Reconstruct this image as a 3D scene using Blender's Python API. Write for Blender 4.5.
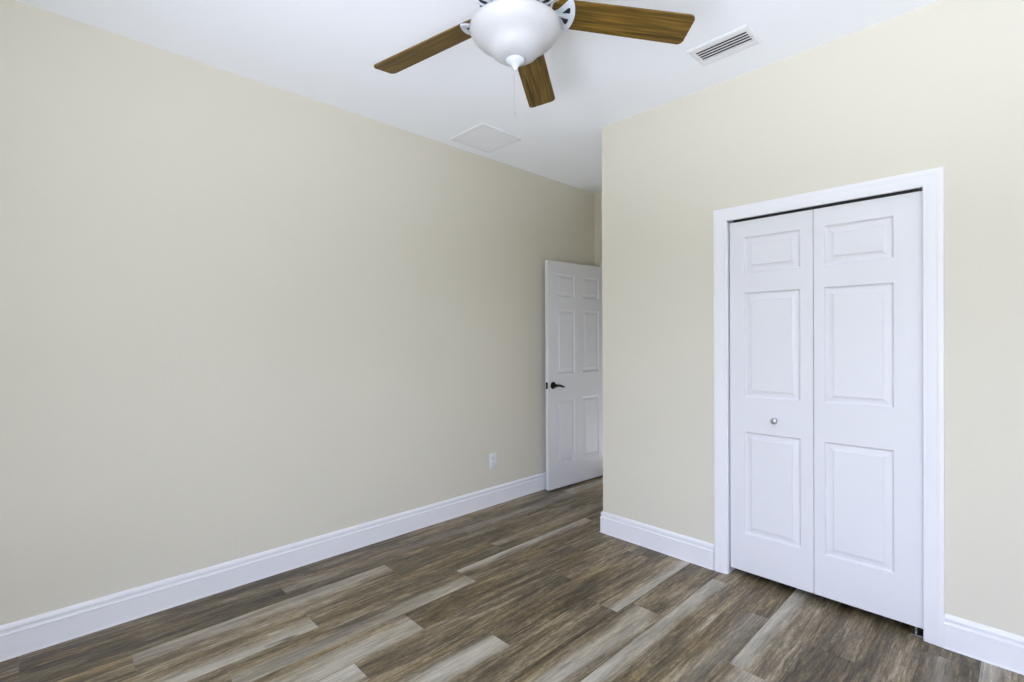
import bpy, bmesh, math, random
from mathutils import Vector, Matrix
random.seed(7)
R = math.radians
S = bpy.context.scene
C = S.collection
for o in list(bpy.data.objects):
    bpy.data.objects.remove(o)

# ------------------------------------------------------------------ camera
CAM = Vector((3.0367, 0.0, 1.3598))
YAW, PITCH, ROLL, FPX = 0.803628515, -0.0034543, -0.0047100, 494.41
Fw = Vector((-math.sin(YAW)*math.cos(PITCH), math.cos(YAW)*math.cos(PITCH), math.sin(PITCH)))
Rt = Vector((math.cos(YAW), math.sin(YAW), 0))
Up = Rt.cross(Fw)
R2 = math.cos(ROLL)*Rt + math.sin(ROLL)*Up
U2 = -math.sin(ROLL)*Rt + math.cos(ROLL)*Up
cd = bpy.data.cameras.new('camera'); cam = bpy.data.objects.new('camera', cd); C.objects.link(cam)
cd.sensor_fit = 'HORIZONTAL'; cd.sensor_width = 36.0; cd.lens = 36.0*FPX/1024.0
cd.clip_start = 0.02; cd.clip_end = 200
M = Matrix((R2, U2, -Fw)).transposed().to_4x4(); M.translation = CAM
cam.matrix_world = M
S.camera = cam

# ------------------------------------------------------------------ light
S.view_settings.view_transform = 'Standard'
S.view_settings.look = 'None'
S.view_settings.gamma = 1.0
S.view_settings.use_curve_mapping = False
S.view_settings.exposure = 1.27
S.cycles.max_bounces = 16
S.cycles.diffuse_bounces = 12
S.cycles.glossy_bounces = 4
S.cycles.sample_clamp_indirect = 6.0

H = 2.84            # ceiling height
XR, YR = 4.45, -0.95   # right wall, rear wall
XC, YC, YA = 0.976, 2.869, 4.102   # closet corner, closet wall, alcove wall
REAR_WIN = (2.00, 4.35, 0.04, 2.05)    # x0, x1, z0, z1 of the rear window

w = bpy.data.worlds.new('world'); S.world = w; w.use_nodes = True
nt = w.node_tree; nt.nodes.clear()
out = nt.nodes.new('ShaderNodeOutputWorld'); bg = nt.nodes.new('ShaderNodeBackground')
tc = nt.nodes.new('ShaderNodeTexCoord'); sx = nt.nodes.new('ShaderNodeSeparateXYZ')
mr = nt.nodes.new('ShaderNodeMapRange'); cr = nt.nodes.new('ShaderNodeValToRGB')
nt.links.new(tc.outputs['Generated'], sx.inputs[0])
nt.links.new(sx.outputs['Z'], mr.inputs['Value'])
mr.inputs['From Min'].default_value = -1; mr.inputs['From Max'].default_value = 1
nt.links.new(mr.outputs[0], cr.inputs[0])
e = cr.color_ramp.elements
# invented surroundings shaped for the room light: bright ground, dim horizon, dark overhead
e[0].position = 0.0; e[0].color = (0.86, 0.905, 1.06, 1)
e[1].position = 1.0; e[1].color = (0.05, 0.06, 0.08, 1)
for p, c in ((0.28, (0.86, 0.905, 1.06, 1)), (0.33, (0.18, 0.19, 0.19, 1)), (0.49, (0.18, 0.19, 0.19, 1)),
             (0.51, (0.31, 0.34, 0.44, 1)), (0.66, (0.31, 0.34, 0.44, 1)), (0.70, (0.05, 0.06, 0.08, 1))):
    k = e.new(p); k.color = c
nt.links.new(cr.outputs[0], bg.inputs['Color'])
WORLD = 9.0
bg.inputs['Strength'].default_value = WORLD
nt.links.new(bg.outputs[0], out.inputs[0])

def portal(name, loc, rot, sx_, sy_):
    l = bpy.data.lights.new(name, 'AREA'); l.shape = 'RECTANGLE'; l.size = sx_; l.size_y = sy_
    l.cycles.is_portal = True
    o = bpy.data.objects.new(name, l); C.objects.link(o); o.location = loc; o.rotation_euler = rot
    return o
portal('rear_window_portal', ((REAR_WIN[0]+REAR_WIN[1])/2, YR-0.10, (REAR_WIN[2]+REAR_WIN[3])/2), (R(90), 0, 0),
       REAR_WIN[1]-REAR_WIN[0], REAR_WIN[3]-REAR_WIN[2])

# added unseen fill light, low beyond the open doorway, lifts the alcove ceiling
hl = bpy.data.lights.new('hallway_fill', 'AREA'); hl.shape = 'DISK'; hl.size = .6; hl.energy = 4.0; hl.color = (.96, .97, 1.0)
ho = bpy.data.objects.new('hallway_fill', hl); C.objects.link(ho); ho.location = (.66, 4.72, .05); ho.rotation_euler = (R(180), 0, 0)

# ------------------------------------------------------------------ materials
def srgb(r, g, b):
    f = lambda c: (c/255)/12.92 if c/255 <= .04045 else ((c/255+.055)/1.055)**2.4
    return (f(r), f(g), f(b), 1)

def mat(name, col, rough=.5, spec=.5, metal=0):
    m = bpy.data.materials.new(name); m.use_nodes = True
    b = m.node_tree.nodes['Principled BSDF']
    b.inputs['Base Color'].default_value = col
    b.inputs['Roughness'].default_value = rough
    b.inputs['Specular IOR Level'].default_value = spec
    b.inputs['Metallic'].default_value = metal
    return m

def bumpy(m, scale, strength, dist, detail=3, lo=.45, hi=.6):
    n = m.node_tree.nodes; L = m.node_tree.links; b = n['Principled BSDF']
    t = n.new('ShaderNodeTexCoord'); x = n.new('ShaderNodeTexNoise'); x.inputs['Scale'].default_value = scale
    x.inputs['Detail'].default_value = detail
    q = n.new('ShaderNodeMapRange'); q.inputs['From Min'].default_value = lo; q.inputs['From Max'].default_value = hi
    u = n.new('ShaderNodeBump'); u.inputs['Strength'].default_value = strength; u.inputs['Distance'].default_value = dist
    L.new(t.outputs['Object'], x.inputs['Vector']); L.new(x.outputs['Fac'], q.inputs['Value'])
    L.new(q.outputs[0], u.inputs['Height']); L.new(u.outputs[0], b.inputs['Normal'])
    return m

WALL = bumpy(mat('cream_wall_paint', srgb(217, 213, 199), .55, .3), 34, .10, .002)
CEIL = bumpy(mat('white_ceiling_paint', srgb(245, 249, 255), .8, .2), 30, .08, .002)
TRIM = mat('white_trim_paint', srgb(233, 234, 239), .38, .4)
DOOR = bumpy(mat('white_door_paint', srgb(224, 225, 230), .42, .4), 60, .06, .001)
DARK = mat('closet_track_dark', (.012, .012, .014, 1), .6)
BRONZE = mat('dark_bronze', (.012, .010, .009, 1), .35, .5, .6)
STEEL = mat('brushed_steel', (.55, .55, .56, 1), .35, .5, 1)
PLATE = mat('white_plastic', srgb(225, 227, 233), .4, .4)
SLOT = mat('dark_slot', (.02, .02, .022, 1), .7)
ENAMEL = mat('white_fan_enamel', srgb(198, 203, 210), .35, .5)
HOLE_SHADE = mat('black_hole_shade', (.006, .007, .010, 1), .6)
KNOB = mat('satin_nickel_knob', srgb(200, 200, 206), .28, .5, .75)
VENTM = mat('white_vent_enamel', srgb(228, 230, 233), .45, .4)
DUCT = mat('black_duct', (.01, .01, .01, 1), .9)
GLASS = mat('frosted_white_glass', srgb(188, 189, 190), .40, .35)
gb = GLASS.node_tree.nodes['Principled BSDF']
gb.inputs['Subsurface Weight'].default_value = 0
gb.inputs['Subsurface Radius'].default_value = (.05, .05, .05)
gb.inputs['Subsurface Scale'].default_value = .3

def wood_blade():
    m = mat('oak_blade_veneer', srgb(110, 80, 35), .45, .35)
    n = m.node_tree.nodes; L = m.node_tree.links; b = n['Principled BSDF']
    t = n.new('ShaderNodeTexCoord'); mp = n.new('ShaderNodeMapping'); mp.inputs['Scale'].default_value = (1.6, 34, 1)
    x = n.new('ShaderNodeTexNoise'); x.inputs['Scale'].default_value = 2.6; x.inputs['Detail'].default_value = 5
    x.inputs['Distortion'].default_value = .5
    r = n.new('ShaderNodeValToRGB'); e = r.color_ramp.elements
    e[0].position = .3; e[0].color = srgb(58, 43, 12)
    e[1].position = .72; e[1].color = srgb(126, 98, 36)
    k = e.new(.5); k.color = srgb(92, 70, 20)
    L.new(t.outputs['Object'], mp.inputs[0]); L.new(mp.outputs[0], x.inputs['Vector'])
    L.new(x.outputs['Fac'], r.inputs[0]); L.new(r.outputs[0], b.inputs['Base Color'])
    return m
BLADE = wood_blade()

def floor_mat():
    m = mat('vinyl_plank', (.2, .16, .12, 1), .42, .45)
    n = m.node_tree.nodes; L = m.node_tree.links; b = n['Principled BSDF']
    def math_(op, a, c=None, clamp=False):
        q = n.new('ShaderNodeMath'); q.operation = op; q.use_clamp = clamp
        for i, v in enumerate((a, c)):
            if v is None: continue
            if isinstance(v, (int, float)): q.inputs[i].default_value = v
            else: L.new(v, q.inputs[i])
        return q.outputs[0]
    uv = n.new('ShaderNodeUVMap'); uv.uv_map = 'plank'
    su = n.new('ShaderNodeSeparateXYZ'); L.new(uv.outputs[0], su.inputs[0])
    u, v = su.outputs[0], su.outputs[1]
    at = n.new('ShaderNodeAttribute'); at.attribute_name = 'tone'
    st = n.new('ShaderNodeSeparateColor'); L.new(at.outputs['Color'], st.inputs[0])
    r1, r2, r3 = st.outputs[0], st.outputs[1], st.outputs[2]
    ak = n.new('ShaderNodeAttribute'); ak.attribute_name = 'streak'
    sk = n.new('ShaderNodeSeparateColor'); L.new(ak.outputs['Color'], sk.inputs[0])
    k0, k1, ks = sk.outputs[0], sk.outputs[1], sk.outputs[2]
    def noise(sx_, sy_, det=4, dist=0.0, off=0.0, rough=.55):
        cb = n.new('ShaderNodeCombineXYZ')
        L.new(math_('ADD', math_('MULTIPLY', u, sx_), math_('MULTIPLY', r3, 37.0)), cb.inputs[0])
        L.new(math_('MULTIPLY', v, sy_), cb.inputs[1])
        L.new(math_('ADD', math_('MULTIPLY', r2, 91.0), off), cb.inputs[2])
        x = n.new('ShaderNodeTexNoise'); x.inputs['Scale'].default_value = 1; x.inputs['Detail'].default_value = det
        x.inputs['Distortion'].default_value = dist; x.inputs['Roughness'].default_value = rough
        L.new(cb.outputs[0], x.inputs['Vector']); return x.outputs['Fac']
    broad = noise(1.9, 1.5, 4, .9)
    streak = noise(7, 2.2, 6, 1.1, 11, .62)
    fine = noise(30, 9, 6, .5, 23, .75)
    fleck = noise(16, 24, 5, .9, 41, .75)
    warm = noise(1.6, 1.6, 2, .3, 57)
    f = math_('MULTIPLY', broad, .55)
    f = math_('ADD', f, math_('MULTIPLY', streak, .65))
    f = math_('ADD', f, math_('MULTIPLY', fine, .62))
    f = math_('ADD', f, math_('MULTIPLY', fleck, .42))
    f = math_('ADD', f, math_('MULTIPLY', math_('SUBTRACT', r1, .5), .30))
    f = math_('SUBTRACT', f, .61)
    f = math_('ADD', math_('MULTIPLY', math_('SUBTRACT', f, .50), 1.45), .50)
    ramp = n.new('ShaderNodeValToRGB'); e = ramp.color_ramp.elements
    e[0].position = .12; e[0].color = srgb(44, 37, 26)
    e[1].position = .90; e[1].color = srgb(198, 188, 168)
    for p_, c_ in ((.32, (78, 68, 51)), (.48, (109, 97, 77)), (.68, (152, 139, 116))):
        q = e.new(p_); q.color = srgb(*c_)
    L.new(f, ramp.inputs[0])
    # warm golden patches
    wm = n.new('ShaderNodeMapRange'); L.new(warm, wm.inputs['Value'])
    wm.inputs['From Min'].default_value = .46; wm.inputs['From Max'].default_value = .72
    mx = n.new('ShaderNodeMix'); mx.data_type = 'RGBA'; mx.blend_type = 'MULTIPLY'
    L.new(math_('MULTIPLY', wm.outputs[0], .7), mx.inputs[0])
    L.new(ramp.outputs[0], mx.inputs[6]); mx.inputs[7].default_value = (1.08, .94, .62, 1)
    # pale streak band
    wob = math_('MULTIPLY', math_('SUBTRACT', noise(.8, 2.6, 4, 0, 71), .5), .40)
    uu = math_('ADD', u, wob)
    a0 = n.new('ShaderNodeMapRange'); a0.interpolation_type = 'SMOOTHSTEP'   # soft-edged pale band
    L.new(math_('SUBTRACT', uu, k0), a0.inputs['Value']); a0.inputs['From Min'].default_value = -.20; a0.inputs['From Max'].default_value = .20
    a1 = n.new('ShaderNodeMapRange'); a1.interpolation_type = 'SMOOTHSTEP'
    L.new(math_('SUBTRACT', k1, uu), a1.inputs['Value']); a1.inputs['From Min'].default_value = -.20; a1.inputs['From Max'].default_value = .20
    fade = n.new('ShaderNodeMapRange'); L.new(noise(.9, 1.3, 2, 0, 97), fade.inputs['Value'])
    fade.inputs['From Min'].default_value = .30; fade.inputs['From Max'].default_value = .52; fade.inputs['To Min'].default_value = .45
    band = math_('MULTIPLY', math_('MULTIPLY', math_('MULTIPLY', a0.outputs[0], a1.outputs[0]), ks), fade.outputs[0])
    pr = n.new('ShaderNodeValToRGB'); e = pr.color_ramp.elements
    e[0].position = .3; e[0].color = srgb(136, 128, 114); e[1].position = .66; e[1].color = srgb(218, 213, 202)
    L.new(math_('ADD', math_('MULTIPLY', fine, .55), math_('MULTIPLY', streak, .45)), pr.inputs[0])
    m2 = n.new('ShaderNodeMix'); m2.data_type = 'RGBA'
    L.new(band, m2.inputs[0]); L.new(mx.outputs[2], m2.inputs[6]); L.new(pr.outputs[0], m2.inputs[7])
    # dark knots
    kn = noise(1.9, 3.4, 2, .2, 83)
    km = n.new('ShaderNodeMapRange'); L.new(kn, km.inputs['Value'])
    km.inputs['From Min'].default_value = .70; km.inputs['From Max'].default_value = .80
    m3 = n.new('ShaderNodeMix'); m3.data_type = 'RGBA'
    L.new(math_('MULTIPLY', km.outputs[0], .8), m3.inputs[0]); L.new(m2.outputs[2], m3.inputs[6]); m3.inputs[7].default_value = srgb(48, 36, 28)
    L.new(m3.outputs[2], b.inputs['Base Color'])
    bp = n.new('ShaderNodeBump'); bp.inputs['Strength'].default_value = .25; bp.inputs['Distance'].default_value = .001
    L.new(fine, bp.inputs['Height']); L.new(bp.outputs[0], b.inputs['Normal'])
    rr = n.new('ShaderNodeMapRange'); L.new(fine, rr.inputs['Value'])
    rr.inputs['To Min'].default_value = .34; rr.inputs['To Max'].default_value = .55
    L.new(rr.outputs[0], b.inputs['Roughness'])
    return m
FLOOR = floor_mat()

# ------------------------------------------------------------------ helpers
def link(name, me, m=None, parent=None, kind=None):
    o = bpy.data.objects.new(name, me); C.objects.link(o)
    if m is not None and me is not None: me.materials.append(m)
    if parent is not None: o.parent = parent
    if kind: o['kind'] = kind
    return o

def smooth(me, ang=35):
    for p in me.polygons: p.use_smooth = True
    me.set_sharp_from_angle(angle=R(ang))

def from_bm(name, bm, m, parent=None, kind=None, sm=None, recalc=True):
    if recalc: bmesh.ops.recalc_face_normals(bm, faces=bm.faces)
    me = bpy.data.meshes.new(name); bm.to_mesh(me); bm.free()
    if sm: smooth(me, sm)
    return link(name, me, m, parent, kind)

def box(bm, x0, x1, y0, y1, z0, z1, bev=0):
    vs = [bm.verts.new((x, y, z)) for x in (x0, x1) for y in (y0, y1) for z in (z0, z1)]
    fs = [bm.faces.new([vs[i] for i in f]) for f in ((0, 1, 3, 2), (4, 6, 7, 5), (0, 4, 5, 1), (2, 3, 7, 6), (0, 2, 6, 4), (1, 5, 7, 3))]
    if bev:
        es = list({e for f in fs for e in f.edges})
        bmesh.ops.bevel(bm, geom=es, offset=bev, segments=2, affect='EDGES', profile=.5)

def boxes(name, lst, m, parent=None, kind=None, bev=0):
    bm = bmesh.new()
    for b in lst: box(bm, *b, bev=bev)
    return from_bm(name, bm, m, parent, kind, 40 if bev else None)

def empty(name, loc, rot=(0, 0, 0), parent=None, kind=None):
    o = bpy.data.objects.new(name, None); C.objects.link(o); o.location = loc; o.rotation_euler = rot
    o.empty_display_size = .1
    if parent: o.parent = parent
    if kind: o['kind'] = kind
    return o

def describe(o, label, cat, group=None):
    o['label'] = label; o['category'] = cat
    if group: o['group'] = group

def lathe(name, prof, m, parent=None, seg=64, sm=40, close=False):
    bm = bmesh.new(); rings = []
    for r, z in prof:
        if r < 1e-6: rings.append([bm.verts.new((0, 0, z))])
        else: rings.append([bm.verts.new((r*math.cos(2*math.pi*i/seg), r*math.sin(2*math.pi*i/seg), z)) for i in range(seg)])
    for a, b in zip(rings, rings[1:]):
        for i in range(seg):
            j = (i+1) % seg
            if len(a) == 1 and len(b) == 1: continue
            if len(a) == 1: bm.faces.new((a[0], b[i], b[j]))
            elif len(b) == 1: bm.faces.new((a[i], b[0], a[j]))
            else: bm.faces.new((a[i], b[i], b[j], a[j]))
    return from_bm(name, bm, m, parent, sm=sm)

def tube(bm, pts, rad, seg=12):
    """round tube through points; rad = radius or one per point"""
    pts = [Vector(p) for p in pts]; rings = []
    if isinstance(rad, (int, float)): rad = [rad]*len(pts)
    for i, p in enumerate(pts):
        d = (pts[min(i+1, len(pts)-1)]-pts[max(i-1, 0)]).normalized()
        a = Vector((0, 0, 1)) if abs(d.z) < .9 else Vector((1, 0, 0))
        s = d.cross(a).normalized(); t = s.cross(d)
        rr = rad[i] if isinstance(rad[i], tuple) else (rad[i], rad[i])
        rings.append([bm.verts.new(p+s*math.cos(2*math.pi*k/seg)*rr[0]+t*math.sin(2*math.pi*k/seg)*rr[1]) for k in range(seg)])
    for a, b in zip(rings, rings[1:]):
        for k in range(seg): bm.faces.new((a[k], a[(k+1) % seg], b[(k+1) % seg], b[k]))
    bm.faces.new(rings[0][::-1]); bm.faces.new(rings[-1])

def disc(bm, c, axis, r, h0, h1, seg=32, bev=.15):
    """short cylinder with eased rim, along axis (unit vector) from c+h0*axis to c+h1*axis"""
    c = Vector(c); axis = Vector(axis).normalized()
    a = Vector((0, 0, 1)) if abs(axis.z) < .9 else Vector((1, 0, 0))
    s = axis.cross(a).normalized(); t = axis.cross(s); e = (h1-h0)*bev
    rings = []
    for rr, h in ((r, h0), (r, h1-e), (r-abs(e), h1)):
        rings.append([bm.verts.new(c+axis*h+s*rr*math.cos(2*math.pi*k/seg)+t*rr*math.sin(2*math.pi*k/seg)) for k in range(seg)])
    for p, q in zip(rings, rings[1:]):
        for k in range(seg): bm.faces.new((p[k], p[(k+1) % seg], q[(k+1) % seg], q[k]))
    bm.faces.new(rings[0][::-1]); bm.faces.new(rings[-1])

# ------------------------------------------------------------------ floor: planks laid along Y
def build_floor():
    W, LEN = .183, 1.2195
    X0 = .713 - 4*W           # left edge of column 0
    ends = {0: 1.162, 1: .962, 2: .2915, 3: .959, 4: .558, 5: .089, 6: .958, 7: .2905, 8: .8565, 9: .985, 10: .3155,
            11: .11, 12: .8615, 13: 1.2405, 14: .70, 15: .33, 16: 1.0}
    # (column, plank that holds this y): pale band across the plank (u0, u1, strength), tone
    special = {
        (4, 2.4): (-.2, .26, .85, .45), (2, .9): (-.1, .50, .55, .55), (3, .5): (.66, 1.2, .9, .62), (5, .7): (.28, .92, .85, .55),
        (6, .5): (-.2, .62, .95, .8), (7, 1.0): (.42, .98, .9, .5), (4, 1.1): (.52, 1.2, .5, .5), (8, 2.6): (.74, 1.2, .85, .5),
        (9, 1.6): (.28, .80, .75, .55), (10, 2.2): (-.2, .36, .85, .45), (12, 2.6): (-.2, .33, .85, .5), (10, 1.0): (.1, .7, .5, .6),
        (0, .9): (2, 3, 0, .30), (0, 2.0): (2, 3, 0, .42), (1, .5): (2, 3, 0, .22), (1, 1.5): (.25, .6, .25, .42), (1, 2.8): (.3, .8, .35, .35),
        (2, 2.2): (2, 3, 0, .38), (3, 1.5): (2, 3, 0, .42), (3, 2.8): (.2, .6, .3, .30), (5, 2.0): (2, 3, 0, .40), (6, 1.5): (2, 3, 0, .48),
        (7, 2.2): (2, 3, 0, .42), (8, 1.5): (2, 3, 0, .40), (9, 2.6): (2, 3, 0, .40), (11, 2.0): (.5, .9, .25, .45), (5, 2.9): (2, 3, 0, .42),
        (11, 1.0): (.2, .8, .5, .6), (12, 1.5): (.3, .8, .5, .55), (13, 2.0): (2, 3, 0, .18), (13, 2.8): (2, 3, 0, .52), (14, 2.3): (2, 3, 0, .35),
        (15, 2.3): (.2, .5, .4, .35), (16, 2.3): (-.2, .4, .8, .5), (6, 2.6): (2, 3, 0, .46)}
    bm = bmesh.new(); uvl = bm.loops.layers.uv.new('plank')
    t1 = bm.loops.layers.float_color.new('tone'); t2 = bm.loops.layers.float_color.new('streak')
    y_lo, y_hi, x_lo, x_hi = YR-.02, YA+1.2, -.02, XR+.02
    rnd = random.Random(21)
    n = int((x_hi-X0)/W)+1
    G = .0007
    for c in range(-1, n+1):
        base = ends.get(c, rnd.random()*LEN)
        k = int((y_lo-base)/LEN)-2
        while base+k*LEN < y_hi:
            ya, yb = base+k*LEN, base+(k+1)*LEN; k += 1
            r1, r2, r3 = rnd.random(), rnd.random(), rnd.random()
            has = rnd.random() < .30
            s0 = rnd.choice((-.2, .1, .45, .7)); st = (s0, s0+rnd.uniform(.25, .5), .75 if has else 0); tone = .3+.4*r1
            for (cc, yy), (a, b_, s_, tn) in special.items():
                if cc == c and ya <= yy < yb: st = (a, b_, s_); tone = tn
            A, B = max(ya, y_lo), min(yb, y_hi); XA, XB = max(X0+c*W, x_lo), min(X0+(c+1)*W, x_hi)
            if B <= A or XB <= XA: continue
            g = G
            co = [(XA+g, A+g), (XB-g, A+g), (XB-g, B-g), (XA+g, B-g)]
            top = [bm.verts.new((x, y, 0)) for x, y in co]
            bot = [bm.verts.new((x+dx, y+dy, -.0016)) for (x, y), (dx, dy) in zip(co, ((-g, -g), (g, -g), (g, g), (-g, g)))]
            fs = [bm.faces.new(top)]+[bm.faces.new((bot[i], bot[(i+1) % 4], top[(i+1) % 4], top[i])) for i in range(4)]
            for f in fs:
                for l in f.loops:
                    p = l.vert.co
                    l[uvl].uv = ((p.x-(X0+c*W))/W, p.y-ya)
                    l[t1] = (tone, r2, r3, 1); l[t2] = (st[0], st[1], st[2], 1)
    me = bpy.data.meshes.new('floor'); bm.to_mesh(me); bm.free()
    me.materials.append(FLOOR)
    o = link('floor', me, None, None, 'structure')
    boxes('subfloor', [(-.15, XR+.15, YR-.15, YA+1.2, -.12, -.0017)], SLOT, None, 'structure')
    bpy.data.objects['subfloor'].name = 'floor_slab'
build_floor()

# ------------------------------------------------------------------ shell
T = .12
DX0, DX1, DZ = .130, .945, 2.075          # doorway in the alcove wall
CX0, CX1, CZ = 1.835, 2.736, 2.050        # closet opening
boxes('ceiling', [(-T, XR+T, YR-T, YA+1.2, H, H+.12)], CEIL, None, 'structure')
boxes('wall_left', [(-T, 0, YR-T, YA+1.2, 0, H)], WALL, None, 'structure')
bx = [(XC, CX0, YC, YC+T, 0, H), (CX1, XR, YC, YC+T, 0, H), (CX0, CX1, YC, YC+T, CZ, H), (XC, XC+T, YC+T, YA, 0, H)]
bm = bmesh.new()
for b in bx: box(bm, *b)
wc = from_bm('wall_closet', bm, WALL, None, 'structure')
boxes('wall_alcove', [(0, DX0-.018, YA, YA+T, 0, H), (DX1+.018, XR, YA, YA+T, 0, H), (DX0-.018, DX1+.018, YA, YA+T, DZ+.018, H)], WALL, None, 'structure')
boxes('wall_hallway', [(0, XR+T, YA+1.1, YA+1.2, 0, H)], WALL, None, 'structure')
x0, x1, z0, z1 = REAR_WIN
boxes('wall_rear', [(-T, x0, YR-T, YR, 0, H), (x1, XR+T, YR-T, YR, 0, H), (x0, x1, YR-T, YR, 0, z0), (x0, x1, YR-T, YR, z1, H)], WALL, None, 'structure')
boxes('wall_right', [(XR, XR+T, YR, YA+1.1, 0, H)], WALL, None, 'structure')
boxes('wall_closet_interior', [(XC+T, XR, YC+.75, YC+.80, 0, H), (XC+T, XC+T+.02, YC+T, YC+.75, 0, H), (3.4, 3.45, YC+T, YC+.75, 0, H)], SLOT, None, 'structure')

def window(name, along, a0, a1, z0, z1, wall, out):
    """simple framed window lining an opening; along = 'x' or 'y'"""
    root = empty(name, (0, 0, 0), kind='structure')
    def B(a, b, c0, c1, d0, d1):
        d0, d1 = sorted((wall+out*d0, wall+out*d1))
        return (a, b, d0, d1, c0, c1) if along == 'x' else (d0, d1, a, b, c0, c1)
    f = .045
    boxes('window_frame', [B(a0, a0+f, z0, z1, .04, .10), B(a1-f, a1, z0, z1, .04, .10), B(a0+f, a1-f, z1-f, z1, .04, .10), B(a0+f, a1-f, z0, z0+f, .04, .10),
                           B(a0+f, a1-f, (z0+z1)/2-.02, (z0+z1)/2+.02, .05, .09), B((a0+a1)/2-.02, (a0+a1)/2+.02, z0+f, (z0+z1)/2-.02, .05, .09),
                           B((a0+a1)/2-.02, (a0+a1)/2+.02, (z0+z1)/2+.02, z1-f, .05, .09)], TRIM, root)
    boxes('window_sill', [B(a0-.05, a1+.05, z0-.03, z0-.001, -.04, .0)], TRIM, root, bev=.004)
window('window_1', 'x', *REAR_WIN, YR, -1)

# ------------------------------------------------------------------ baseboards
BASE = [(0, 0), (.0175, 0), (.0175, .004), (.0145, .007), (.0145, .101), (.0165, .103), (.0165, .108), (.0140, .110), (.0105, .112),
        (.0095, .120), (.0120, .125), (.0125, .133), (.0095, .141), (.0040, .1465), (0, .148)]
def baseboard(name, path):
    """path of (x, y) corners on the wall face; the room lies to the right of the direction of travel"""
    n = len(path); P = [Vector(p).to_3d() for p in path]
    dirs = [(P[i+1]-P[i]).normalized() for i in range(n-1)]
    nor = [Vector((d.y, -d.x, 0)) for d in dirs]
    bm = bmesh.new(); rings = []
    for i, p in enumerate(P):
        if i == 0: m = nor[0]
        elif i == n-1: m = nor[-1]
        else:
            m = nor[i-1]+nor[i]; m = m/m.dot(nor[i])
        rings.append([bm.verts.new(p+m*a+Vector((0, 0, z))) for a, z in BASE])
    for a, b in zip(rings, rings[1:]):
        for k in range(len(BASE)-1): bm.faces.new((a[k], a[k+1], b[k+1], b[k]))
    bm.faces.new(rings[0]); bm.faces.new(rings[-1][::-1])
    return from_bm(name, bm, TRIM, None, 'structure', 30)
baseboard('baseboard_left', [(0, YR), (0, YA), (.062, YA)])
baseboard('baseboard_closet', [(XC, YA), (XC, YC), (1.7695, YC)])
baseboard('baseboard_closet_right', [(2.7915, YC), (XR, YC)])
baseboard('baseboard_right', [(XR, YC), (XR, YR)])
baseboard('baseboard_rear', [(XR, YR), (0, YR)])

# ------------------------------------------------------------------ casings
def casing(name, xa, xb, zt, yw, width, thick, jamb):
    """mitred door casing round an opening xa..xb, 0..zt in a wall at y = yw that faces -Y, with jamb boards"""
    w_ = width/.080; t = thick/.016
    prof = [(0, 0), (0, .0085), (.003, .0105), (.010, .0110), (.016, .0112), (.020, .0122), (.048, .0138), (.054, .0142),
            (.059, .0158), (.073, .016), (.078, .0150), (.080, .0125), (.080, 0)]
    prof = [(u*w_, d*t) for u, d in prof]
    bm = bmesh.new(); rings = []
    for (x, z, mx, mz) in ((xa, 0, -1, 0), (xa, zt, -1, 1), (xb, zt, 1, 1), (xb, 0, 1, 0)):
        rings.append([bm.verts.new((x+mx*u, yw-d, z+mz*u)) for u, d in prof])
    for a, b in zip(rings, rings[1:]):
        for k in range(len(prof)-1): bm.faces.new((a[k], a[k+1], b[k+1], b[k]))
    bm.faces.new(rings[0]); bm.faces.new(rings[-1][::-1])
    root = from_bm(name, bm, TRIM, None, 'structure', 25)
    g = .004
    boxes('door_jamb', [(xa-.014, xa+g, yw, yw+jamb, 0, zt), (xb+g*.7, xb+.018, yw, yw+jamb, 0, zt), (xa-.014, xb+.018, yw, yw+jamb, zt+.004, zt+.018)], TRIM, root)
    return root
# closet opening is lined by its jambs: inner faces at x = 1.852 and 2.722
casing('trim_1', 1.845, 2.720, 2.033, YC, .072, .016, T)
casing('trim_2', DX0, DX1-.002, DZ, YA, .060, .016, T)

# ------------------------------------------------------------------ panelled door slabs
def slab(bm, x0, x1, z0, z1, yf, thick, panels, both=False, mould=.034):
    """door slab whose face looks toward -Y at y = yf; raised panels pressed into it"""
    xs = sorted({x0, x1, *[v for p in panels for v in p[:2]]}); zs = sorted({z0, z1, *[v for p in panels for v in p[2:]]})
    def face(sign, y):
        for i in range(len(xs)-1):
            for j in range(len(zs)-1):
                a, b, c, d = xs[i], xs[i+1], zs[j], zs[j+1]
                isp = any(abs(a-p[0]) < 1e-6 and abs(c-p[2]) < 1e-6 for p in panels)
                rect = lambda k, dep: [bm.verts.new((xx, y+sign*dep, zz)) for xx, zz in ((a+k, c+k), (b-k, c+k), (b-k, d-k), (a+k, d-k))]
                if not isp:
                    bm.faces.new(rect(0, 0)); continue
                steps = [(0, 0), (.0015, .003), (.006, .0085), (.010, .0105), (.0135, .0105), (mould-.006, .0050), (mould-.002, .0038), (mould, .0008)]
                rs = [rect(k, dep) for k, dep in steps]
                for q, r in zip(rs, rs[1:]):
                    for e_ in range(4): bm.faces.new((q[e_], q[(e_+1) % 4], r[(e_+1) % 4], r[e_]))
                bm.faces.new(rs[-1])
    face(1, yf)
    if both: face(-1, yf+thick)
    else: bm.faces.new([bm.verts.new(v) for v in ((x0, yf+thick, z0), (x1, yf+thick, z0), (x1, yf+thick, z1), (x0, yf+thick, z1))])
    for q in (((x0, z0), (x1, z0)), ((x1, z0), (x1, z1)), ((x1, z1), (x0, z1)), ((x0, z1), (x0, z0))):
        (a, b), (c, d) = q
        bm.faces.new([bm.verts.new(v) for v in ((a, yf, b), (c, yf, d), (c, yf+thick, d), (a, yf+thick, b))])
    bmesh.ops.remove_doubles(bm, verts=bm.verts, dist=1e-5)

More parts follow.
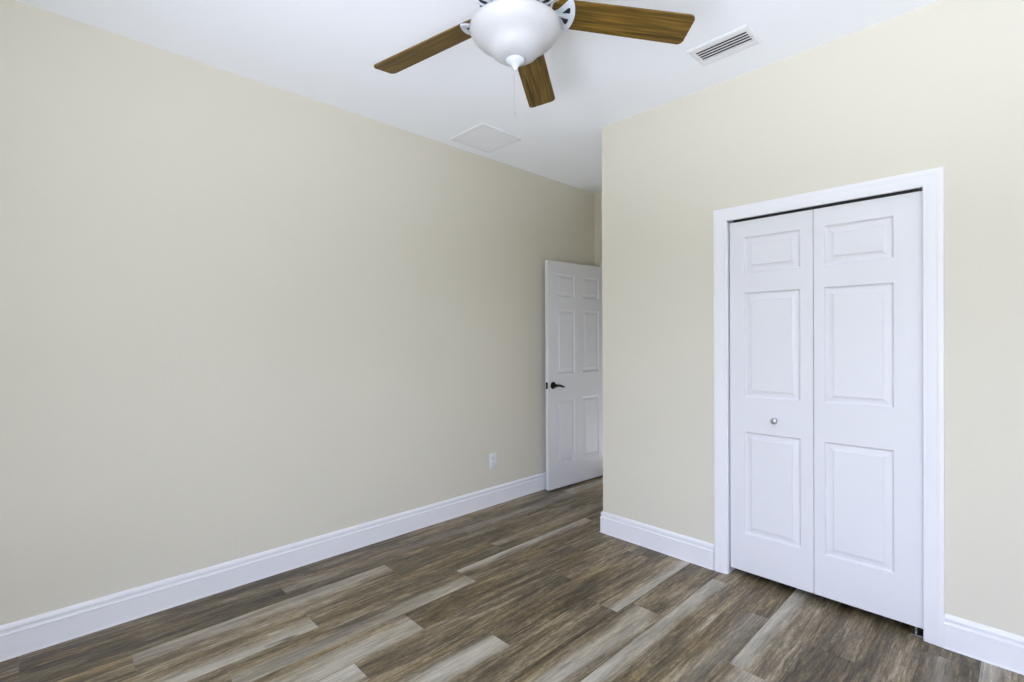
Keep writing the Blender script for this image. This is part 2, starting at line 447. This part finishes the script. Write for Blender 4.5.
YL = 2.885
ROWS = ((.254, .832), (1.028, 1.617), (1.730, 1.928))
closet = empty('door_1', (CX0, YL, 0), kind='structure')
def leaf(x0, x1, px0, px1, zb, zt):
    bm = bmesh.new()
    slab(bm, x0, x1, zb, zt, YL, .034, [(px0, px1, a, b) for a, b in ROWS], mould=.040)
    bmesh.ops.translate(bm, verts=bm.verts, vec=(-CX0, -YL, 0))
    return from_bm('door_leaf', bm, DOOR, closet, sm=20)
lf1 = leaf(1.8565, 2.2795, 1.935, 2.220, .040, 2.021)
lf2 = leaf(2.2825, 2.7175, 2.330, 2.612, .040, 2.021)
# round knob on the left leaf
bm = bmesh.new()
kx, kz = 2.098-CX0, .913
prof = [(.0075, 0), (.0075, -.010), (.010, -.013), (.0155, -.018), (.0175, -.024), (.0160, -.030), (.010, -.034), (0, -.035)]
rings = []
for r, y in prof:
    rings.append([bm.verts.new((kx+r*math.cos(a*math.pi/12), y, kz+r*math.sin(a*math.pi/12))) for a in range(24)] if r else [bm.verts.new((kx, y, kz))])
for a, b in zip(rings, rings[1:]):
    for k in range(24):
        if len(b) == 1: bm.faces.new((a[k], a[(k+1) % 24], b[0]))
        else: bm.faces.new((a[k], a[(k+1) % 24], b[(k+1) % 24], b[k]))
from_bm('knob', bm, KNOB, lf1, sm=60)
# bifold hardware: head track in the opening and a pivot bracket by the floor
boxes('head_track', [(1.875-CX0, 2.705-CX0, .006, .030, 2.026, 2.0369)], DARK, closet)
bm = bmesh.new(); box(bm, 2.672-CX0, 2.7225-CX0, -.002, .028, .0005, .004); box(bm, 2.719-CX0, 2.7225-CX0, -.002, .028, .004, .034)
disc(bm, (2.69-CX0, .014, 0), (0, 0, 1), .005, .004, .0398, 12, .05)
from_bm('pivot_bracket', bm, STEEL, closet, sm=40)

# ------------------------------------------------------------------ open room door
HX, HY = .148, 4.084                       # hinge side of the visible face
FX, FY = .103, 3.273                       # free side of the visible face
dw = math.hypot(HX-FX, HY-FY)
ang = math.atan2(HY-FY, HX-FX)             # local +x runs from the free edge to the hinge
door = empty('door_2', (FX, FY, 0), (0, 0, ang), kind='structure')
# local frame: +x toward the hinge, -y = visible side (faces the room, +X world), +y = toward the wall
bm = bmesh.new()
rows2 = ((.215, .800), (1.035, 1.615), (1.735, 1.935))
cols2 = ((.112, .352), (dw-.352, dw-.112))
slab(bm, 0, dw, .014, 2.062, 0, .035, [(a, b, c+.012, d+.012) for a, b in cols2 for c, d in rows2], both=True, mould=.038)
dl = from_bm('door_leaf', bm, DOOR, door, sm=20)
# lever handles on both sides
def lever(side):
    y0_ = 0 if side < 0 else .035
    lx, lz = .060, .945
    bm = bmesh.new()
    disc(bm, (lx, y0_, lz), (0, side, 0), .032, 0, .009, 32, .35)
    tube(bm, [(lx, y0_+side*.009, lz), (lx, y0_+side*.034, lz)], .0115, 16)
    disc(bm, (lx, y0_, lz), (0, side, 0), .015, .026, .052, 20, .2)
    pts = [(lx, .043, lz), (lx+.025, .044, lz+.001), (lx+.055, .044, lz-.004), (lx+.085, .042, lz-.013), (lx+.108, .040, lz-.018)]
    tube(bm, [(a, y0_+side*b, c) for a, b, c in pts], [(.010, .012), (.0085, .0115), (.007, .011), (.006, .009), (.004, .006)], 14)
    return from_bm('door_handle', bm, BRONZE, door, sm=50)
lever(-1)
lever(1)
bm = bmesh.new(); box(bm, -.0015, .0003, .005, .030, .915, .975); box(bm, -.010, -.0015, .011, .024, .936, .954, .002)
from_bm('latch', bm, BRONZE, door, sm=40)
for z in (.22, 1.03, 1.86):
    bm = bmesh.new(); tube(bm, [(dw+.004, .042, z-.045), (dw+.004, .042, z+.045)], .006, 12)
    box(bm, dw+.0002, dw+.002, .006, .040, z-.045, z+.045)
    from_bm('hinge', bm, BRONZE, door, sm=40)

# ------------------------------------------------------------------ wall outlet
oy, oz = 2.700, .362
out_ = empty('wall_outlet', (0, oy, oz))
describe(out_, 'white electrical outlet low on the cream left wall near the open door', 'outlet')
bm = bmesh.new(); box(bm, 0.0002, .006, -.0395, .0395, -.063, .063, .0025)
from_bm('cover_plate', bm, PLATE, out_, sm=40)
for s in (-1, 1):
    bm = bmesh.new(); box(bm, .006, .0085, -.0165, .0165, s*.0215-.0150, s*.0215+.0150, .004)
    rc = from_bm('receptacle', bm, PLATE, out_, sm=40)
    boxes('slot', [(.0085, .0088, -.0075, -.0055, s*.0215-.003, s*.0215+.006), (.0085, .0088, .0055, .0075, s*.0215-.003, s*.0215+.006),
                   (.0085, .0088, -.002, .002, s*.0215-.010, s*.0215-.006)], SLOT, rc)
bm = bmesh.new(); disc(bm, (.006, 0, 0), (1, 0, 0), .003, 0, .001, 12)
from_bm('screw', bm, STEEL, out_, sm=40)

# ------------------------------------------------------------------ supply register in the ceiling
vx0, vx1, vy0, vy1 = 1.828, 2.131, 2.420, 2.622
reg = empty('air_register', ((vx0+vx1)/2, (vy0+vy1)/2, H))
describe(reg, 'white metal air supply register with dark louvre slots, on the ceiling right of the fan', 'vent')
hx, hy = (vx1-vx0)/2, (vy1-vy0)/2; ix, iy = .126, .052
bm = bmesh.new()
rings = []
for (ax, ay, z) in ((hx, hy, -.0002), (hx-.001, hy-.001, -.004), (hx-.012, hy-.012, -.009), (ix+.010, iy+.010, -.009), (ix, iy, -.006), (ix, iy, -.0002)):
    rings.append([bm.verts.new((sx_*ax, sy_*ay, z)) for sx_, sy_ in ((-1, -1), (1, -1), (1, 1), (-1, 1))])
for a, b in zip(rings, rings[1:]):
    for k in range(4): bm.faces.new((a[k], a[(k+1) % 4], b[(k+1) % 4], b[k]))
from_bm('frame', bm, VENTM, reg, sm=20)
boxes('duct_opening', [(-ix, ix, -iy, iy, -.0012, -.0003)], DUCT, reg)
for k in range(4):
    yy = -iy+.0125+k*.0236
    bm = bmesh.new()
    a = Vector((0, 0, -.0075)); b = Vector((0, .0135, -.0045)); n_ = Vector((0, -.0003, .0012))
    vs = []
    for xx in (-ix+.001, ix-.001):
        for q in (a, b, b+n_, a+n_): vs.append(bm.verts.new((xx, yy+q.y, q.z)))
    for f in ((0, 1, 2, 3), (7, 6, 5, 4), (0, 4, 5, 1), (1, 5, 6, 2), (2, 6, 7, 3), (3, 7, 4, 0)): bm.faces.new([vs[i] for i in f])
    from_bm('louvre', bm, VENTM, reg)
for sx_ in (-1, 1):
    bm = bmesh.new(); disc(bm, (sx_*(ix+.013), 0, -.009), (0, 0, -1), .0035, 0, .0012, 12)
    from_bm('screw', bm, STEEL, reg, sm=40)

# ------------------------------------------------------------------ flat return grille near the left wall
gx0, gx1, gy0, gy1 = .098, .470, 2.205, 2.590
ret = empty('return_grille', ((gx0+gx1)/2, (gy0+gy1)/2, H))
describe(ret, 'square white return air grille flush on the ceiling beside the left wall, beyond the fan', 'vent')
hx, hy = (gx1-gx0)/2, (gy1-gy0)/2; fr = .022
bm = bmesh.new(); rings = []
for (ax, ay, z) in ((hx, hy, -.0002), (hx, hy, -.005), (hx-.003, hy-.003, -.009), (hx-fr, hy-fr, -.009), (hx-fr, hy-fr, -.0002)):
    rings.append([bm.verts.new((sx_*ax, sy_*ay, z)) for sx_, sy_ in ((-1, -1), (1, -1), (1, 1), (-1, 1))])
for a, b in zip(rings, rings[1:]):
    for k in range(4): bm.faces.new((a[k], a[(k+1) % 4], b[(k+1) % 4], b[k]))
from_bm('frame', bm, VENTM, ret, sm=20)
# stamped face: one sheet whose fine fixed louvres form its surface
bm = bmesh.new(); n_ = 30; L_ = 2*(hy-fr); prev = None
for k in range(n_):
    ya = -hy+fr+L_*k/n_; yb = ya+L_/n_*.80; yc = ya+L_/n_
    row = [[bm.verts.new((sx_*(hx-fr), y, z)) for sx_ in (-1, 1)] for y, z in ((ya, -.0035), (yb, -.0065), (yc, -.0035))]
    for p_, q_ in zip(row, row[1:]): bm.faces.new((p_[0], p_[1], q_[1], q_[0]))
bmesh.ops.remove_doubles(bm, verts=bm.verts, dist=1e-6)
from_bm('louvre_sheet', bm, VENTM, ret)
bm = bmesh.new(); disc(bm, (hx-.010, hy-.014, -.009), (0, 0, -1), .008, 0, .004, 14)
from_bm('latch', bm, STEEL, ret, sm=40)

# ------------------------------------------------------------------ ceiling fan with bowl light
FXc, FYc = 1.735, 1.279
fan = empty('ceiling_fan', (FXc, FYc, H))
describe(fan, 'white five-blade ceiling fan with brown wood blades and frosted bowl light with pull chain', 'ceiling fan')
Z = lambda z: z-H
lathe('canopy', [(0, 0), (.078, -.0005), (.080, -.010), (.076, -.045), (.060, -.062), (.045, -.070), (0, -.070)], ENAMEL, fan)
lathe('motor_housing', [(0, Z(2.772)), (.060, Z(2.771)), (.110, Z(2.762)), (.138, Z(2.738)), (.147, Z(2.705)), (.147, Z(2.665)), (.143, Z(2.650)),
                        (.136, Z(2.645)), (.134, Z(2.632)), (.085, Z(2.616)), (0, Z(2.616))], ENAMEL, fan)
# ring of fins under the motor, dark gaps between them
lathe('vent_core', [(.080, Z(2.616)), (.133, Z(2.631)), (.134, Z(2.606)), (.122, Z(2.5965)), (.080, Z(2.585)), (.080, Z(2.616))], SLOT, fan)
bm = bmesh.new()
NF = 24
for k in range(NF):
    a = 2*math.pi*k/NF; hw_ = .0036
    d = Vector((math.cos(a), math.sin(a), 0)); s_ = Vector((-d.y, d.x, 0))
    cr_ = [(.078, 2.615), (.136, 2.632), (.138, 2.600), (.124, 2.592), (.078, 2.580)]
    A_ = [bm.verts.new(d*r+s_*hw_+Vector((0, 0, Z(z)))) for r, z in cr_]
    B_ = [bm.verts.new(d*r-s_*hw_+Vector((0, 0, Z(z)))) for r, z in cr_]
    bm.faces.new(A_); bm.faces.new(B_[::-1])
    for i in range(5): bm.faces.new((A_[i], B_[i], B_[(i+1) % 5], A_[(i+1) % 5]))
from_bm('vent_fins', bm, ENAMEL, fan)
lathe('switch_housing', [(0, Z(2.590)), (.082, Z(2.590)), (.082, Z(2.575)), (.066, Z(2.568)), (.064, Z(2.545)), (.085, Z(2.525)), (.135, Z(2.512)), (.150, Z(2.510)), (.150, Z(2.503)), (0, Z(2.503))], ENAMEL, fan)
bowl = lathe('light_bowl', [(.150, Z(2.503)), (.158, Z(2.508)), (.1655, Z(2.506)), (.1675, Z(2.500)), (.1665, Z(2.493)), (.162, Z(2.484)), (.1545, Z(2.474)),
                     (.144, Z(2.463)), (.131, Z(2.4535)), (.118, Z(2.445)), (.1075, Z(2.437)), (.099, Z(2.4285)), (.092, Z(2.4195)), (.083, Z(2.410)), (.071, Z(2.402)),
                     (.056, Z(2.396)), (.036, Z(2.392)), (0, Z(2.3905))], GLASS, fan, 96, 60)
lathe('finial', [(0, Z(2.3960)), (.030, Z(2.3925)), (.0355, Z(2.3870)), (.034, Z(2.3820)), (.025, Z(2.3750)), (.0150, Z(2.3680)), (.0105, Z(2.3620)), (.0095, Z(2.3560)),
                 (.007, Z(2.3520)), (.0045, Z(2.3490)), (0, Z(2.3480))], ENAMEL, fan, 40, 60)
# pull chain: beads on a fine line with a small end pull
bm = bmesh.new()
tube(bm, [(-.002, -.002, Z(2.340)), (-.002, -.002, Z(2.20))], .0006, 6)
for k in range(40):
    m_ = Matrix.Translation((-.002, -.002, Z(2.343-k*.0035)))
    bmesh.ops.create_icosphere(bm, subdivisions=1, radius=.0011, matrix=m_)
tube(bm, [(-.002, -.002, Z(2.202)), (-.002, -.002, Z(2.196)), (-.002, -.002, Z(2.188)), (-.002, -.002, Z(2.184))], [.0008, .0022, .0020, .0008], 10)
from_bm('pull_chain', bm, STEEL, fan, sm=50)

def round_poly(corners, seg=6):
    """corners: (x, y, radius) -> outline"""
    pts = []; n = len(corners)
    for i, (x, y, r) in enumerate(corners):
        p = Vector((x, y)); a = (Vector(corners[i-1][:2])-p).normalized(); b = (Vector(corners[(i+1) % n][:2])-p).normalized()
        if r <= 0: pts.append((x, y)); continue
        ct = max(-1, min(1, a.dot(b))); th = math.acos(ct); t = r/math.tan(th/2)
        c = p+(a+b).normalized()*(r/math.sin(th/2))
        s0 = p+a*t-c; s1 = p+b*t-c
        a0 = math.atan2(s0.y, s0.x); a1 = math.atan2(s1.y, s1.x); da = (a1-a0+math.pi) % (2*math.pi)-math.pi
        for k in range(seg+1): pts.append((c.x+r*math.cos(a0+da*k/seg), c.y+r*math.sin(a0+da*k/seg)))
    return pts

def plate(name, outline, holes, z0, z1, m, parent, bev=0):
    bm = bmesh.new(); es = []
    for loop in [outline]+holes:
        vs = [bm.verts.new((x, y, z0)) for x, y in loop]
        es += [bm.edges.new((vs[i], vs[(i+1) % len(vs)])) for i in range(len(vs))]
    bmesh.ops.triangle_fill(bm, use_beauty=True, use_dissolve=True, edges=es)
    bmesh.ops.dissolve_limit(bm, angle_limit=.01, verts=bm.verts, edges=bm.edges)
    g = bmesh.ops.extrude_face_region(bm, geom=bm.faces[:])
    bmesh.ops.translate(bm, verts=[v for v in g['geom'] if isinstance(v, bmesh.types.BMVert)], vec=(0, 0, z1-z0))
    return bm

PH, PITCHB, DROOP = 51.8, R(-12.7), R(3.9)
tri = lambda s: round_poly([(.170, s*.007, .003), (.204, s*.010, .004), (.199, s*.047, .006)][::s], 3)
arc = [(.2225-.0175*(t/6)**2, .066*t/6) for t in range(-6, 7)]
neck = [(.198, .070), (.186, .060), (.172, .040), (.158, .021), (.145, .0125), (.120, .0110), (.085, .0110)]
iron_outline = arc+neck+[(x, -y) for x, y in neck[::-1]]
blade_outline = round_poly([(.135, -.036, .022), (.165, -.0595, .02), (.668, -.067, .022), (.668, .067, .022), (.165, .0595, .02), (.135, .036, .022)], 6)
blade0 = iron0 = None
def make_blade():
    bm = plate('blade', blade_outline, [], -.003, .003, None, None)
    b = from_bm('blade', bm, BLADE, fan, sm=40)
    bm = plate('blade_iron', iron_outline, [tri(1), tri(-1)], -.0100, -.0032, None, None)
    # raised spine from the motor out to the plate
    tube(bm, [(.070, 0, .002), (.100, 0, -.006), (.130, 0, -.012), (.160, 0, -.0125), (.182, 0, -.011)], [(.013, .008), (.012, .007), (.0115, .006), (.009, .004), (.003, .002)], 12)
    i = from_bm('blade_iron', bm, ENAMEL, b, sm=40)
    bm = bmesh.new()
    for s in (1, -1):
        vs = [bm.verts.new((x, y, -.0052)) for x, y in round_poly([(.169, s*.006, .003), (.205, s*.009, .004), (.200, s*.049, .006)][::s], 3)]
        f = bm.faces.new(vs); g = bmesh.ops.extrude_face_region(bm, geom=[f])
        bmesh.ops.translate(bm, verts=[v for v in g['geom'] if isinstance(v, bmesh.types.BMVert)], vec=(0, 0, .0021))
    g_ = from_bm('hole_shade', bm, HOLE_SHADE, i)  # black inlays stand in for the shade inside the iron's cutouts
    for (x, y) in ((.188, 0), (.205, .055), (.205, -.055)):
        bm = bmesh.new(); disc(bm, (x, y, -.0100), (0, 0, -1), .004, 0, .0016, 12)
        from_bm('screw', bm, ENAMEL, i, sm=40)
    return b
def place(b, k):
    b.location = (0, 0, Z(2.581)); b.rotation_euler = (PITCHB, DROOP, R(PH+72*k))
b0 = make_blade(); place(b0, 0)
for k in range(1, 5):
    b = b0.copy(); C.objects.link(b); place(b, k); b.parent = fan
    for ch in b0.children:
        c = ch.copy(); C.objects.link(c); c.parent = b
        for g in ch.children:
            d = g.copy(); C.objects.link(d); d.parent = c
